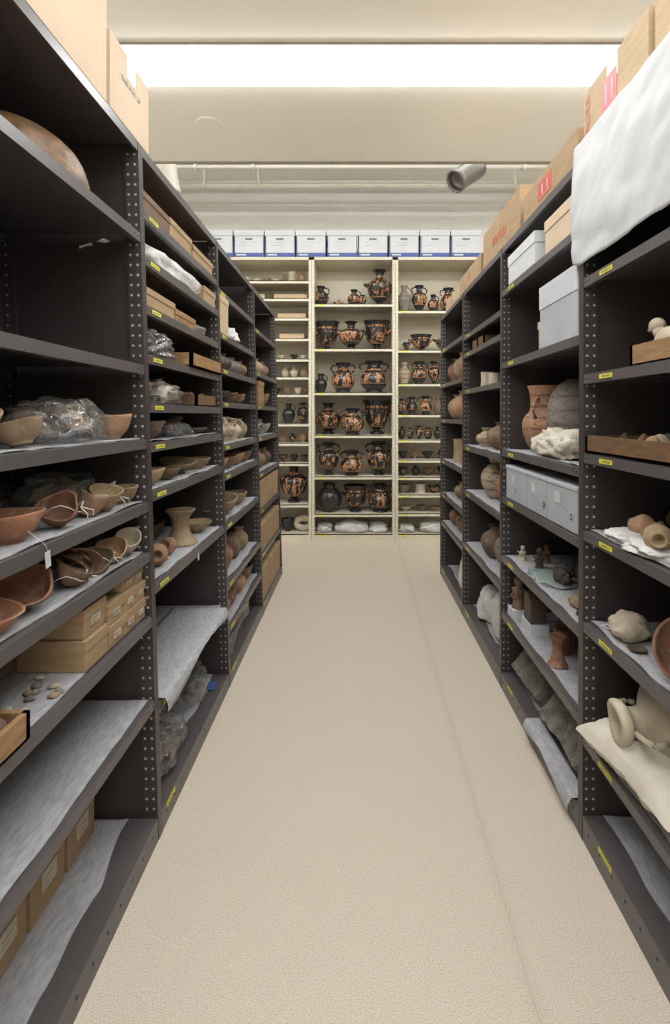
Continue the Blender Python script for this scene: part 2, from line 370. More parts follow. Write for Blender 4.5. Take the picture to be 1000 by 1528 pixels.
# ------------------------------------------------------------ dark shelving
YS = [-.18, .736, 1.651, 2.564, 3.479, 4.392]
LS = {0: [1.93, 1.51, 1.275, 1.075, .916, .71, .447, .07],
      1: [2.02, 1.87, 1.71, 1.55, 1.39, 1.26, 1.10, .80, .41, .07],
      2: [1.99, 1.77, 1.59, 1.42, 1.20, 1.05, .80, .50, .285, .07],
      3: [1.95, 1.65, 1.42, 1.20, .95, .70, .40, .07]}
RS = {0: [1.785, 1.48, 1.23, .985, .695, .335, .08],
      1: [1.965, 1.61, 1.18, .95, .66, .38, .08],
      2: [1.88, 1.76, 1.52, 1.15, .85, .50, .08],
      3: [1.90, 1.61, 1.32, .98, .70, .46, .08]}
LS[-1] = LS[0]; RS[-1] = RS[0]
DEP = .45
def unit(side, bay):
    mb = MB()
    y0, y1 = YS[bay+1], YS[bay+2]
    H = 2.22 if side < 0 else 2.18
    def B(d0, d1, a, bb, z0, z1, k):
        vs = [(SX(side, d, z), y, z) for z in (z0, z1) for y in (a, bb) for d in (d0, d1)]
        fs = [(0, 2, 3, 1), (4, 5, 7, 6), (0, 1, 5, 4), (2, 6, 7, 3), (0, 4, 6, 2), (1, 3, 7, 5)]
        mb.add(vs, fs, k)
    def upright(y, near):
        off = (0, .016) if near else (-.016, 0)
        B(0, .045, y+off[0], y+off[1], 0, H, 'dark')
        B(DEP-.045, DEP, y+off[0], y+off[1], 0, H, 'dark')
        B(.045, DEP-.045, y+off[0]*.5, y+off[1]*.5, .0, H, 'dark')
        yf = y+off[0]-.0006
        z = .10
        while z < H-.03:
            for d in (.012, .034):
                mb.disc((SX(side, d, z), yf, z), .0042, 'y', 'hole', 8)
            z += .032
        z = .1
        while z < H-.03:
            mb.disc((SX(side, DEP-.02, z), yf, z), .004, 'y', 'hole', 6)
            z += .032
    upright(y1, False); upright(y0, True)
    B(DEP-.004, DEP, y0+.01, y1-.01, 0, H, 'dark')
    shelves = [H]+(LS if side < 0 else RS)[bay]
    for i, z in enumerate(shelves):
        a, bb = y0+.017, y1-.017
        bot = i == len(shelves)-1
        t = z if bot else .030
        B(.001, .010, a, bb, z-t, z, 'lip')
        B(.010, DEP-.01, a, bb, z-.006, z, 'lip')
        B(DEP-.02, DEP-.01, a, bb, z-.03, z, 'lip')
        if not bot and i > 0:
            B(.010, .02, a, bb, z-.03, z-.026, 'lip')
            for yy in (a+.015, a+.04, bb-.015, bb-.04):
                mb.disc((SX(side, .0004, z-.015), yy, z-.015), .0035, 'x', 'holed', 8)
        if bot:
            n = 12
            for j in range(n):
                yy = a+.04+(bb-a-.08)*j/(n-1)
                mb.disc((SX(side, .0004, z-.03), yy, z-.03), .005, 'x', 'holed', 8)
        if i > 0 and not (side < 0 and bay == 0):
            yy = y0+.06 if side < 0 else y1-.20
            B(-.0012, .0005, yy, yy+.075, z-.021, z-.008, 'yellow')
            q = yy+.008
            while q < yy+.062:
                B(-.0016, .0002, q, q+.004, z-.017, z-.012, 'ink'); q += R.uniform(.005, .009)
        if 0 < i and z < 1.3:
            ny, nd = 40, 6; vs = []; fs = []
            d0, d1 = (.014, DEP-.03) if not bot else (.06, DEP-.03)
            for layer in (0, 1):
                for p in range(ny+1):
                    for q in range(nd+1):
                        yy = a+.01+(bb-a-.02)*p/ny
                        dd = d0+(d1-d0)*q/nd
                        ed = 0
                        if q == 0:
                            dd += abs(noise.noise(Vector((yy*3.5, z*9, side))))*(.05 if bot else .022)
                            ed = abs(noise.noise(Vector((yy*6, z*5, 4))))*.010
                        zz = z+.0005+layer*(.0025+.0008*noise.noise(Vector((yy*8, dd*12, z*7))))+ed
                        vs.append((SX(side, dd, z), yy, zz))
            W = nd+1; O = (ny+1)*W
            for p in range(ny):
                for q in range(nd):
                    k = p*W+q
                    fs.append((O+k, O+k+1, O+k+W+1, O+k+W)); fs.append((k, k+W, k+W+1, k+1))
                k = p*W; fs.append((k, O+k, O+k+W, k+W))
            mb.add(vs, fs, 'foam')
    mb.build('metal_shelving_unit')
for bay in (-1, 0, 1, 2, 3):
    unit(-1, bay); unit(1, bay)

# ------------------------------------------------------------ cream cabinet
CY = 5.52
secs = [(-2.27, -1.375, [2.80, 2.40, 1.96, 1.58, 1.055, .6, .077]),
        (-1.37, -.4775, [2.80, 2.61, 2.40, 2.18, 1.96, 1.767, 1.58, 1.264, 1.055, .84, .394, .077]),
        (-.4725, .4215, [2.55, 2.07, 1.60, 1.14, .695, .293, .077]),
        (.4265, 1.33, [2.48, 2.055, 1.695, 1.364, 1.09, .875, .69, .50, .30, .077])]
for (x0, x1, zs) in secs:
    c = MB()
    c.box(x0, x0+.028, CY, CY+.45, 0, 3.05, 'cream'); c.box(x1-.028, x1, CY, CY+.45, 0, 3.05, 'cream')
    c.box(x0, x1, CY+.44, CY+.45, 0, 3.05, 'cream')
    c.box(x0, x1, CY+.0, CY+.45, 3.02, 3.05, 'cream')
    c.box(x0+.028, x1-.028, CY+.004, CY+.016, 0, .06, 'cream')
    for z in zs:
        c.box(x0+.028, x1-.028, CY+.002, CY+.44, z-.008, z, 'cream')
        c.box(x0+.028, x1-.028, CY+.002, CY+.012, z-.032, z, 'cream')
        yy = x0+.07
        c.box(yy, yy+.06, CY, CY+.003, z-.024, z-.008, 'yellow')
    z = .12
    while z < 3.0:
        for xx in (x0+.014, x1-.014): c.disc((xx, CY-.0006, z), .0035, 'y', 'holed', 6)
        z += .04
    c.build('cream_shelving_unit')

# archive boxes
for i in range(9):
    x = -1.49+i*.335
    b_ = MB(); w = .162
    b_.box(-w+.006, w-.006, .004, .38, 0, .25, 'white')
    b_.box(-w, w, 0, .385, .24, .30, 'white')
    b_.box(-w, w, 0, .385, .2385, .24, 'ink')
    b_.box(-.040, .040, .002, .006, .195, .213, 'ink')
    b_.box(-w+.006, w-.006, .0025, .005, .012, .055, 'blue')
    b_.box(-w+.03, -.03, .0018, .003, .026, .042, 'white')
    b_.box(-w+.006, -w+.014, .0025, .005, .055, .24, 'blue')
    for (zz, l) in ((.165, .2), (.135, .15)):
        st = -w+.05+R.random()*.03
        xx = st
        while xx < st+l-.03:
            q = R.uniform(.006, .02); b_.box(xx, xx+q, .0025, .005, zz, zz+.004, 'ink'); xx += q+R.uniform(.008, .02)
    b_.build('archive_box', (x, CY+.03, 3.05))

# ------------------------------------------------------------ pots
PR = {
'amphora': [(0, 0), (.42, 0), (.45, .03), (.3, .06), (.34, .1), (.7, .25), (.97, .45), (1, .55), (.88, .66), (.52, .74), (.38, .79), (.36, .9), (.55, .97), (.58, 1), (.48, 1), (.28, .9), (.28, .75), (0, .7)],
'hydria': [(0, 0), (.40, 0), (.44, .05), (.25, .08), (.35, .13), (.8, .28), (1, .48), (.97, .60), (.68, .70), (.36, .76), (.30, .85), (.38, .94), (.55, .98), (.52, 1), (.42, 1), (.22, .88), (0, .7)],
'krater': [(0, 0), (.45, 0), (.48, .06), (.24, .11), (.24, .16), (.55, .26), (.78, .42), (.84, .68), (.9, .88), (1, .96), (1, 1), (.93, 1), (.80, .85), (.7, .5), (0, .3)],
'pelike': [(0, 0), (.6, 0), (.62, .04), (.55, .07), (.85, .2), (1, .36), (.92, .53), (.62, .70), (.46, .80), (.46, .90), (.64, .98), (.64, 1), (.52, 1), (.36, .9), (0, .7)],
'jug': [(0, 0), (.55, 0), (.55, .04), (.9, .3), (1, .45), (.85, .62), (.45, .76), (.38, .85), (.5, .96), (.54, 1), (.44, 1), (.3, .85), (0, .6)],
'cup': [(0, 0), (.45, 0), (.45, .08), (.3, .15), (.7, .4), (.95, .8), (1, 1), (.92, 1), (.85, .8), (.5, .35), (0, .25)],
'bowl': [(0, 0), (.38, 0), (.42, .08), (.72, .35), (.95, .82), (1, .97), (.97, 1), (.91, .97), (.84, .75), (.6, .32), (0, .18)],
'dish': [(0, 0), (.35, 0), (.35, .14), (.6, .35), (.9, .7), (1, .95), (.97, 1), (.9, .9), (.55, .5), (0, .35)],
'jar': [(0, 0), (.4, 0), (.75, .15), (1, .42), (.92, .65), (.6, .8), (.45, .85), (.45, .93), (.56, 1), (.46, 1), (.35, .88), (0, .6)],
'wide': [(0, 0), (.45, 0), (.8, .14), (1, .36), (.92, .52), (.66, .62), (.62, .78), (.68, .92), (.76, 1), (.66, 1), (.54, .8), (0, .5)],
'sphere': [(0, 0), (.4, .02), (.75, .15), (.97, .38), (1, .52), (.9, .75), (.6, .92), (.3, .985), (.28, 1), (0, 1)],
'dome': [(0, 0), (.9, 0), (1, .08), (.97, .3), (.85, .6), (.55, .87), (.25, .98), (0, 1)],
'stand': [(0, 0), (.95, 0), (1, .06), (.8, .15), (.55, .4), (.5, .6), (.6, .8), (.85, .95), (.88, 1), (.75, 1), (.45, .7), (0, .6)],
'cyl': [(0, 0), (.95, 0), (1, .05), (.92, .5), (.95, .9), (1, 1), (.85, 1), (.8, .5), (0, .1)],
'pyxis': [(0, 0), (.7, 0), (.8, .1), (1, .3), (1, .55), (.6, .68), (.3, .74), (.12, .8), (.2, .9), (.1, 1), (0, 1)],
}
HND = {'amphora': 'v2', 'hydria': 'h2', 'krater': 'k2', 'pelike': 'v2', 'jug': 'v1', 'wide': 's2', 'cup': 'c2'}
def arc(p0, p1, out, n=8):
    p0 = Vector(p0); p1 = Vector(p1); o = Vector(out)
    return [p0.lerp(p1, i/n)+o*math.sin(math.pi*i/n)**.7 for i in range(n+1)]
NM = {'amphora': 'amphora', 'hydria': 'hydria', 'krater': 'krater', 'pelike': 'pelike', 'jug': 'clay_jug', 'cup': 'two_handled_cup', 'bowl': 'clay_bowl',
      'dish': 'clay_dish', 'jar': 'clay_jar', 'wide': 'two_handled_jar', 'sphere': 'round_clay_vessel', 'dome': 'clay_dome_lid', 'stand': 'clay_stand', 'cyl': 'clay_beaker', 'pyxis': 'lidded_pyxis'}
def potmb(shape, w, h, k, handles=True, seg=28, wob=0, ang=0):
    mb = MB(); r = w/2
    mx = Matrix.Rotation(ang, 4, 'Z')
    mb.lathe(PR[shape], k, w, h, seg=seg, mx=mx, wob=wob)
    t = HND.get(shape) if handles else None
    hr = max(.004, .04*w)
    for sg in ((1, -1) if t and t[1] == '2' else (1,)) if t else ():
        if t[0] == 'v': pts = arc((sg*r*.36, 0, h*.93), (sg*r*.80, 0, h*.68 if shape != 'jug' else h*.58), (sg*r*.42, 0, h*.06))
        elif t[0] == 'h': pts = [Vector((sg*(r*.93+r*.35*math.sin(math.pi*i/8)), r*.35*math.cos(math.pi*i/8), h*.56+h*.06*math.sin(math.pi*i/8))) for i in range(9)]
        elif t[0] == 'k': pts = [Vector((sg*(r*.78+r*.33*math.sin(math.pi*i/8)), r*.3*math.cos(math.pi*i/8), h*.55+h*.16*math.sin(math.pi*i/8))) for i in range(9)]
        elif t[0] == 's': pts = arc((sg*r*.62, 0, h*.82), (sg*r*.92, 0, h*.52), (sg*r*.35, 0, 0))
        else: pts = [Vector((sg*(r*.88+r*.4*math.sin(math.pi*i/8)), r*.25*math.cos(math.pi*i/8), h*.75)) for i in range(9)]
        mb.tube(pts, hr, k, 8, mx)
    return mb
def pot(shape, side, d, y, z, w, h, k, rot=None, handles=True, name=None, wob=None, ang=None, lin=True):
    if ang is None: ang = R.uniform(-.5, .5)
    if wob is None: wob = .035 if shape in ('bowl', 'dish') else 0
    mb = potmb(shape, w, h, k, handles, wob=wob, ang=ang)
    zz = z+(LIN if (lin and z < 1.3) else .0005)
    return mb.build(name or NM[shape], (SX(side, d, z), y, zz), rot=rot, ground=True)

FP = []
def row(z, *it):
    for t in it: FP.append((t[0], z, t[1], t[2], t[3], t[4], t[5] if len(t) > 5 else 5.68))
row(2.55, (-.385, .22, .18, 'jug', 'rf3'), (-.19, .075, .12, 'pyxis', 'rf2'), (-.02, .20, .15, 'jug', 'rf3', 5.74), (.075, .11, .08, 'jug', 'rf2', 5.60), (.262, .40, .27, 'hydria', 'rf2'))
row(2.07, (-.315, .32, .27, 'krater', 'rf1', 5.74), (-.052, .31, .27, 'hydria', 'rf3', 5.66), (.235, .33, .30, 'krater', 'rf2', 5.74))
row(1.60, (-.386, .21, .14, 'jug', 'blackpot'), (-.14, .33, .26, 'pelike', 'rf1'), (.20, .35, .31, 'pelike', 'rf3'))
row(1.14, (-.305, .35, .29, 'hydria', 'rf2', 5.74), (-.035, .29, .25, 'pelike', 'rf1', 5.64), (.235, .38, .31, 'krater', 'rf2', 5.76))
row(.695, (-.297, .36, .23, 'amphora', 'rf2'), (-.045, .27, .25, 'pelike', 'rf1', 5.66), (.25, .37, .27, 'amphora', 'rf2'))
row(.293, (-.29, .31, .28, 'jar', 'blackpot'), (-.005, .29, .27, 'krater', 'rf2'), (.27, .30, .26, 'pelike', 'rf2'))
row(2.48, (.535, .30, .15, 'jug', 'bandg'), (.70, .30, .17, 'amphora', 'rf3'), (.855, .20, .12, 'jug', 'rf3'), (1.02, .27, .18, 'pelike', 'rf1'), (1.2, .25, .16, 'jug', 'rf2'))
row(2.055, (.56, .10, .08, 'cup', 'rf3'), (.72, .18, .24, 'krater', 'rf1'), (.98, .2, .2, 'hydria', 'rf2'), (1.18, .16, .14, 'jug', 'blackpot'))
row(1.695, (.534, .24, .14, 'jug', 'bandc'), (.70, .25, .17, 'pelike', 'rf3'), (.86, .25, .13, 'amphora', 'rf1'), (1.04, .2, .16, 'pelike', 'rf2'), (1.2, .2, .14, 'jug', 'rf3'))
row(1.364, (.505, .17, .09, 'jug', 'rf2'), (.62, .19, .12, 'pelike', 'rf3'), (.77, .20, .14, 'pelike', 'rf1'), (.91, .18, .11, 'jug', 'brown'), (1.06, .18, .12, 'jug', 'blackpot'), (1.2, .16, .12, 'cup', 'rf2'))
row(1.09, (.51, .14, .07, 'jug', 'blackpot'), (.60, .13, .08, 'jug', 'rf3'), (.70, .15, .08, 'amphora', 'rf2'), (.80, .13, .09, 'pelike', 'rf3'), (.9, .14, .08, 'jug', 'blackpot'), (1.05, .12, .1, 'jug', 'rf2'))
row(.875, (.52, .08, .10, 'cup', 'blackpot'), (.65, .09, .10, 'cup', 'brown'), (.79, .08, .11, 'cup', 'blackpot'), (.93, .1, .07, 'jug', 'rf2'), (1.1, .09, .1, 'cup', 'rf3'))
row(.69, (.52, .09, .10, 'cup', 'rf2'), (.66, .11, .09, 'jug', 'blackpot'), (.80, .08, .11, 'cup', 'brown'), (.95, .1, .1, 'cup', 'blackpot'), (1.1, .09, .1, 'cup', 'rf3'))
row(.50, (.53, .09, .14, 'bowl', 'bandg'), (.71, .10, .12, 'cyl', 'creampot'), (.86, .08, .12, 'bowl', 'rf3'), (1.05, .09, .14, 'bowl', 'brown'))
row(.30, (.55, .05, .13, 'dish', 'creampot'), (.72, .06, .12, 'bowl', 'brown'), (.88, .05, .14, 'dish', 'tan'))
row(2.80, (-1.22, .07, .1, 'bowl', 'creampot'), (-1.09, .05, .10, 'dish', 'creampot'), (-.98, .06, .08, 'cup', 'tan'), (-.88, .05, .08, 'bowl', 'creampot'), (-.79, .10, .07, 'jug', 'greypot'), (-.70, .13, .09, 'cyl', 'creampot'), (-.60, .12, .09, 'jar', 'terral'))
row(1.96, (-1.2, .08, .1, 'bowl', 'brown'), (-1.0, .07, .09, 'cup', 'terra'), (-.82, .05, .08, 'dish', 'creampot'), (-.68, .06, .08, 'cup', 'blackpot'), (-.58, .05, .06, 'bowl', 'creampot'))
row(1.767, (-1.1, .1, .08, 'jug', 'tan'), (-.92, .1, .08, 'jug', 'terral'), (-.78, .12, .08, 'jar', 'creampot'), (-.68, .13, .09, 'jug', 'creampot'), (-.57, .12, .09, 'jar', 'tan'))
row(1.58, (-1.05, .08, .1, 'cup', 'brown'), (-.87, .07, .08, 'cup', 'blackpot'), (-.76, .08, .09, 'cup', 'terral'), (-.64, .08, .09, 'bowl', 'creampot'), (-.55, .07, .06, 'cup', 'brown'))
row(1.264, (-1.1, .2, .14, 'jug', 'rf2'), (-.92, .2, .12, 'jug', 'brown'), (-.74, .22, .14, 'jug', 'blackpot'), (-.585, .23, .12, 'amphora', 'rf2'))
row(1.055, (-.95, .1, .1, 'cup', 'brown'), (-.80, .09, .08, 'jug', 'terral'), (-.70, .10, .08, 'jug', 'rf2'), (-.58, .09, .09, 'cup', 'terral'))
row(.84, (-.95, .1, .1, 'cup', 'blackpot'), (-.80, .08, .10, 'bowl', 'rf2'), (-.68, .08, .09, 'cup', 'blackpot'), (-.57, .08, .07, 'cup', 'rf3'))
row(.394, (-.685, .42, .30, 'hydria', 'rf1', 5.70), (-1.03, .33, .25, 'krater', 'rf2'))
row(.077, (-.93, .2, .2, 'jar', 'brown'), (-.75, .14, .15, 'bowl', 'blackpot'))
for (x, z, h, w, sh, k, y) in FP:
    mb = potmb(sh, w, h, k, True, seg=24, ang=R.uniform(-.25, .25))
    nm = NM[sh]
    if k.startswith('rf'): nm = 'red_figure_' + {'jug': 'oinochoe', 'cup': 'kylix', 'bowl': 'bowl'}.get(sh, sh).replace('lidded_', '')
    o = mb.build(nm, (x, y, z+.0005), ground=True)

def tray(name, x0, x1, y0, y1, z, h, k, t=.01, items=None):
    mb = MB()
    mb.box(x0, x1, y0, y1, 0, .006, k)
    mb.box(x0, x0+t, y0, y1, 0, h, k); mb.box(x1-t, x1, y0, y1, 0, h, k)
    mb.box(x0, x1, y0, y0+t, 0, h, k); mb.box(x0, x1, y1-t, y1, 0, h, k)
    if items:
        for i in range(items[0]):
            xx = R.uniform(x0+.03, x1-.03); yy = R.uniform(y0+.03, y1-.03); s_ = R.uniform(.012, .026)
            mb.blob(s_*1.3, s_, h*.5+s_*.4, items[1][i % len(items[1])], .3, 1.5, i, 2, mx=Matrix.Translation((xx, yy, h*.6)))
    xc, yc = (x0+x1)/2, (y0+y1)/2
    mb.v = [(p[0]-xc, p[1]-yc, p[2]) for p in mb.v]
    return mb.build(name, (xc, yc, z))
for (z, a, bb, k) in ((2.61, -1.3, -.98, 'cardl'), (2.61, -.9, -.52, 'cardl'), (2.40, -1.25, -.95, 'card'), (2.40, -.86, -.53, 'cardl'), (2.18, -1.2, -.9, 'wood'), (2.18, -.84, -.55, 'cardl')):
    tray('shallow_storage_tray', a, bb, 5.6, 5.85, z+.0005, .06, k, items=(6, ['creampot', 'brown', 'terral']))
for i, (x, sx, sy, sz) in enumerate(((-.35, .09, .1, .055), (-.04, .17, .13, .07), (.25, .1, .1, .06), (.56, .09, .1, .05), (.83, .13, .12, .065))):
    MB().blob(sx, sy, sz, 'tissue', .35, 2.2, i+3, 3, power=.8, flat=.5, ridge=True).build('tissue_wrapped_bundle', (x, 5.68, .078), ground=True)
mb = MB()
pts = [(.085*math.cos(a*math.pi/8), 0, .075+.055*math.sin(a*math.pi/8)) for a in range(17)]
mb.tube(pts, .035, 'creampot', 10); mb.build('ring_shaped_vessel', (-.57, 5.68, .078), ground=True)

# ------------------------------------------------------------ boxes
def carton(name, side, d0, d1, y0, y1, z, h, k, tape=True, lid=0, lidk=None, label=None, red=False, dark_end=False):
    mb = MB()
    xa, xb = sorted((SX(side, d0, z), SX(side, d1, z)))
    xc, yc = (xa+xb)/2, (y0+y1)/2
    hx, hy = (xb-xa)/2, (y1-y0)/2
    hb = h-.0
    mb.box(-hx, hx, -hy, hy, 0, hb, k)
    fs = -side*hx
    s = -side
    if lid:
        e = .003
        mb.box(-hx-e, hx+e, -hy-e, hy+e, h-lid, h+.002, lidk or k)
    else:
        mb.box(-hx, hx, -.0015, .0015, h-.0003, h+.0008, 'black')
    if tape:
        mb.box(-hx, hx, -.03, .03, h-.0005, h+.0012, 'tape')
        mb.box(min(fs, fs+s*.0012), max(fs, fs+s*.0012), -.03, .03, h-.07, h, 'tape')
        mb.box(-.03, .03, -hy-.001, -hy, h-.07, h, 'tape')
    if label:
        mb.box(min(fs, fs+s*.0045), max(fs, fs+s*.0045), -hy*.42, hy*.42, h*.32, h*.62, 'creampot')
        for q in range(2):
            mb.box(min(fs, fs+s*.0052), max(fs, fs+s*.0052), -hy*.3, hy*(.1+.1*q), h*(.40+.1*q), h*(.40+.1*q)+.002, 'ink')
    if red:
        mb.box(min(fs, fs+s*.0014), max(fs, fs+s*.0014), -hy*.15, hy*.35, h*.28, h*.80, 'red')
        mb.box(min(fs, fs+s*.0022), max(fs, fs+s*.0022), -hy*.10, hy*.30, h*.32, h*.34, 'white')
        mb.box(min(fs, fs+s*.0022), max(fs, fs+s*.0022), -hy*.02, hy*.01, h*.4, h*.7, 'white')
        mb.box(min(fs, fs+s*.0022), max(fs, fs+s*.0022), hy*.17, hy*.20, h*.4, h*.7, 'white')
    o = mb.build(name, (xc, yc, z+.001+(LIN if z < 1.3 else 0)))
    bv = o.modifiers.new('bevel', 'BEVEL'); bv.width = .0015; bv.segments = 2; bv.limit_method = 'ANGLE'
    return o
def text(o, s, size, loc, rot, k):
    cu = D.curves.new('printed_text', 'FONT'); cu.body = s; cu.size = size; cu.extrude = .0003; cu.align_x = 'CENTER'; cu.align_y = 'CENTER'
    cu.materials.append(M[k])
    t = D.objects.new('printed_text', cu); t.parent = o; t.location = loc; t.rotation_euler = rot
    scene.collection.objects.link(t)

carton('cardboard_box', -1, .0, .42, .72, 1.43, 2.22, .50, 'cardp', tape=True)
o = carton('cardboard_box', -1, .0, .40, 1.45, 1.72, 2.22, .22, 'cardp', tape=True)
text(o, 'THIS WAY UP', .022, (.2012, 0, .13), (math.pi/2, 0, math.pi/2), 'ink')
o = carton('cardboard_box', 1, .015, .40, 1.30, 1.665, 2.18, .205, 'cardl', tape=True, red=True)
text(o, 'FRAGILE', .045, (-.1945, .155, .10), (0, -math.pi/2, 0), 'orange')
carton('cardboard_box', 1, .02, .44, .78, 1.28, 2.18, .26, 'cardl', tape=True)
carton('cardboard_box', 1, .02, .44, 1.72, 2.28, 2.18, .135, 'card', tape=True, red=True)
o = carton('cardboard_box', 1, .02, .44, 2.33, 3.00, 2.18, .215, 'card', tape=True)
text(o, 'FRAGILE', .07, (-.2115, 0, .10), (math.pi/2, 0, -math.pi/2), 'orange')
carton('cardboard_box', 1, .03, .42, 3.10, 3.75, 2.18, .15, 'card', tape=True)
carton('cardboard_box', 1, .03, .42, 3.8, 4.3, 2.18, .12, 'cardl', tape=True)

for (d0, d1, a, bb, z, h) in ((.02, .19, 1.27, 1.385, .71, .075), (.02, .18, 1.39, 1.48, .71, .06), (.02, .18, 1.485, 1.56, .71, .06), (.02, .18, 1.563, 1.628, .71, .06),
                         (.025, .20, 1.275, 1.385, .789, .072), (.02, .16, 1.39, 1.48, .774, .055), (.02, .16, 1.485, 1.56, .774, .055), (.02, .16, 1.563, 1.628, .774, .05),
                         (.025, .15, 1.485, 1.56, .833, .04), (.025, .15, 1.563, 1.628, .828, .045), (.21, .38, 1.2, 1.38, .71, .11), (.21, .36, 1.42, 1.6, .71, .12), (.28, .42, 1.0, 1.18, .71, .09)):
    carton('small_cardboard_box', -1, d0, d1, a, bb, z, h, 'card', tape=False, lid=.025, lidk='card', label=True if z > .78 or bb > 1.4 else None)
for (a, bb, h) in ((1.435, 1.58, .165), (1.27, 1.42, .165), (1.11, 1.255, .16), (.95, 1.09, .16)):
    carton('small_cardboard_box', -1, .175, .42, a, bb, .07, h, 'card', tape=False, lid=.03, lidk='card', label=True)
for (a, bb) in ((1.45, 1.6), (1.2, 1.4)):
    carton('small_cardboard_box', -1, .30, .43, a, bb, .447, .11, 'card', tape=False, lid=.03)

for (a, bb, z, h, k) in ((1.68, 1.92, 2.02, .065, 'woodd'), (1.93, 2.18, 2.02, .07, 'card'), (2.2, 2.5, 2.02, .06, 'card'), (1.69, 1.95, 1.71, .06, 'card'), (1.96, 2.2, 1.71, .045, 'wood')):
    carton('flat_storage_box', -1, .01, .35, a, bb, z, h, k, tape=False, lid=.02, lidk=k)
carton('flat_storage_box', -1, .01, .3, 2.35, 2.53, 1.87, .07, 'card', tape=False, lid=.02)
xa = SX(-1, .0, 1.55)
tray('wooden_drawer', xa-.33, xa+.012, 2.08, 2.54, 1.5505, .055, 'wood', t=.014, items=(8, ['brown', 'tan', 'greypot']))
tray('wooden_drawer', SX(-1, .3, 1.39), SX(-1, .01, 1.39), 2.2, 2.5, 1.3905, .05, 'woodd', t=.012, items=(8, ['brown', 'tan']))
tray('wooden_drawer', SX(-1, .16, .71), SX(-1, .0, .71)+.005, .82, 1.015, .7145, .055, 'wood', t=.012, items=(5, ['creampot', 'brown']))

def blob(name, side, d, y, z, sx, sy, sz, k, amp=.3, freq=1.8, seed=0, power=.85, flat=.4, ridge=True, rot=None, sub=4):
    return MB().blob(sx, sy, sz, k, amp, freq, seed, sub, power, flat=flat, ridge=ridge).build(name, (SX(side, d, z), y, z+(LIN if z < 1.3 else .0005)), rot=rot, ground=True)
def shardpile(mb, n, sx, sy, sz, ks, seed, smin=.018, smax=.034):
    r2 = random.Random(seed)
    for i in range(n):
        a = r2.uniform(0, 6.28); q = r2.random()**.5
        px, py = q*sx*math.cos(a), q*sy*math.sin(a); pz = (1-q*q)*sz*r2.uniform(.3, 1)+.008
        s_ = r2.uniform(smin, smax)
        vs = []; fs = []; n2 = 4; ang = r2.uniform(.5, .8); Rr = s_/math.sin(ang)
        e = Euler((r2.uniform(-.9, .9), r2.uniform(-.9, .9), r2.uniform(0, 6))).to_matrix().to_4x4()
        for lay in (0, .004):
            for u in range(n2+1):
                for v in range(n2+1):
                    aa = (u/n2-.5)*2*ang*(1+.25*r2.random()*(u in (0, n2))); bb = (v/n2-.5)*2*ang*(1+.25*r2.random()*(v in (0, n2)))
                    rr = Rr-lay
                    vs.append((rr*math.sin(aa), rr*math.sin(bb), rr*(math.cos(aa)*math.cos(bb)-.75)))
        W = n2+1; O = W*W
        for u in range(n2):
            for v in range(n2):
                k_ = u*W+v
                fs.append((k_, k_+1, k_+W+1, k_+W)); fs.append((O+k_, O+k_+W, O+k_+W+1, O+k_+1))
        ring = [v for v in range(W)]+[u*W+n2 for u in range(1, W)]+[n2*W+v for v in range(n2-1, -1, -1)]+[u*W for u in range(n2-1, 0, -1)]
        for i2 in range(len(ring)):
            p, q2 = ring[i2], ring[(i2+1) % len(ring)]
            fs.append((p, q2, O+q2, O+p))
        mb.add(vs, fs, ks[i % len(ks)], False, Matrix.Translation((px, py, pz)) @ e)
def bag(side, d, y, z, sx, sy, sz, seed, ks=('terral', 'tan', 'brown'), n=14, neck=True):
    mb = MB()
    shardpile(mb, n, sx*.65, sy*.65, sz*.8, ks, seed)
    mz = min(p[2] for p in mb.v); mb.v = [(p[0], p[1], p[2]-mz+.002) for p in mb.v]
    bm = bmesh.new(); bmesh.ops.create_icosphere(bm, subdivisions=5, radius=1)
    vs = []
    for v in bm.verts:
        p = v.co.copy()
        q = Vector([math.copysign(abs(c)**.8, c) for c in p])
        nn = noise.noise(p*1.5+Vector((seed, 1, 2)))*.22+(abs(noise.noise(p*2.6+Vector((1, seed, 2))))-.2)*.36+(abs(noise.noise(p*6+Vector((1, seed, 7))))-.2)*.07
        q *= 1+nn
        if neck and p.y > .3:
            t = (p.y-.3)/.7; q.x *= 1-.55*t; q.z *= 1-.5*t; q.y *= 1+.35*t
        z_ = q.z
        if z_ < -.4: z_ = -.4-(abs(z_)-.4)*.2
        vs.append(Vector((q.x*sx, q.y*sy, z_*sz)))
    mz = min(v.z for v in vs)
    vs = [(v.x, v.y, (v.z-mz)) for v in vs]
    fs = [tuple(v.index for v in f.verts) for f in bm.faces]; bm.free()
    mb.add(vs, fs, 'plastic', True)
    return mb.build('plastic_bag_of_sherds', (SX(side, d, z), y, z+(LIN if z < 1.3 else .001)))

# ---- left bay 0
pot('dome', -1, .21, 1.32, 1.93, .38, .17, 'dome', name='inverted_clay_bowl', wob=0)
Z = 1.275
pot('bowl', -1, .075, 1.56, Z, .115, .075, 'terral')
pot('bowl', -1, .07, 1.13, Z, .11, .05, 'tan', rot=(.0, -.3, 0))
pot('bowl', -1, .25, 1.53, Z, .12, .07, 'brown')
pot('bowl', -1, .10, .99, Z, .14, .075, 'terral', rot=(.2, .2, 0))
bag(-1, .115, 1.345, Z, .095, .155, .072, 5, n=30, ks=('terral', 'tan', 'creampot'))
bag(-1, .28, 1.12, Z, .09, .14, .07, 6, ks=('tan', 'terra'))
Z = 1.075
pot('bowl', -1, .085, 1.10, Z, .14, .065, 'terra')
pot('bowl', -1, .065, 1.265, Z, .09, .06, 'terra', rot=(.7, .3, 0), wob=.09)
pot('bowl', -1, .06, 1.365, Z, .08, .055, 'terral', rot=(-.4, .35, 0), wob=.08)
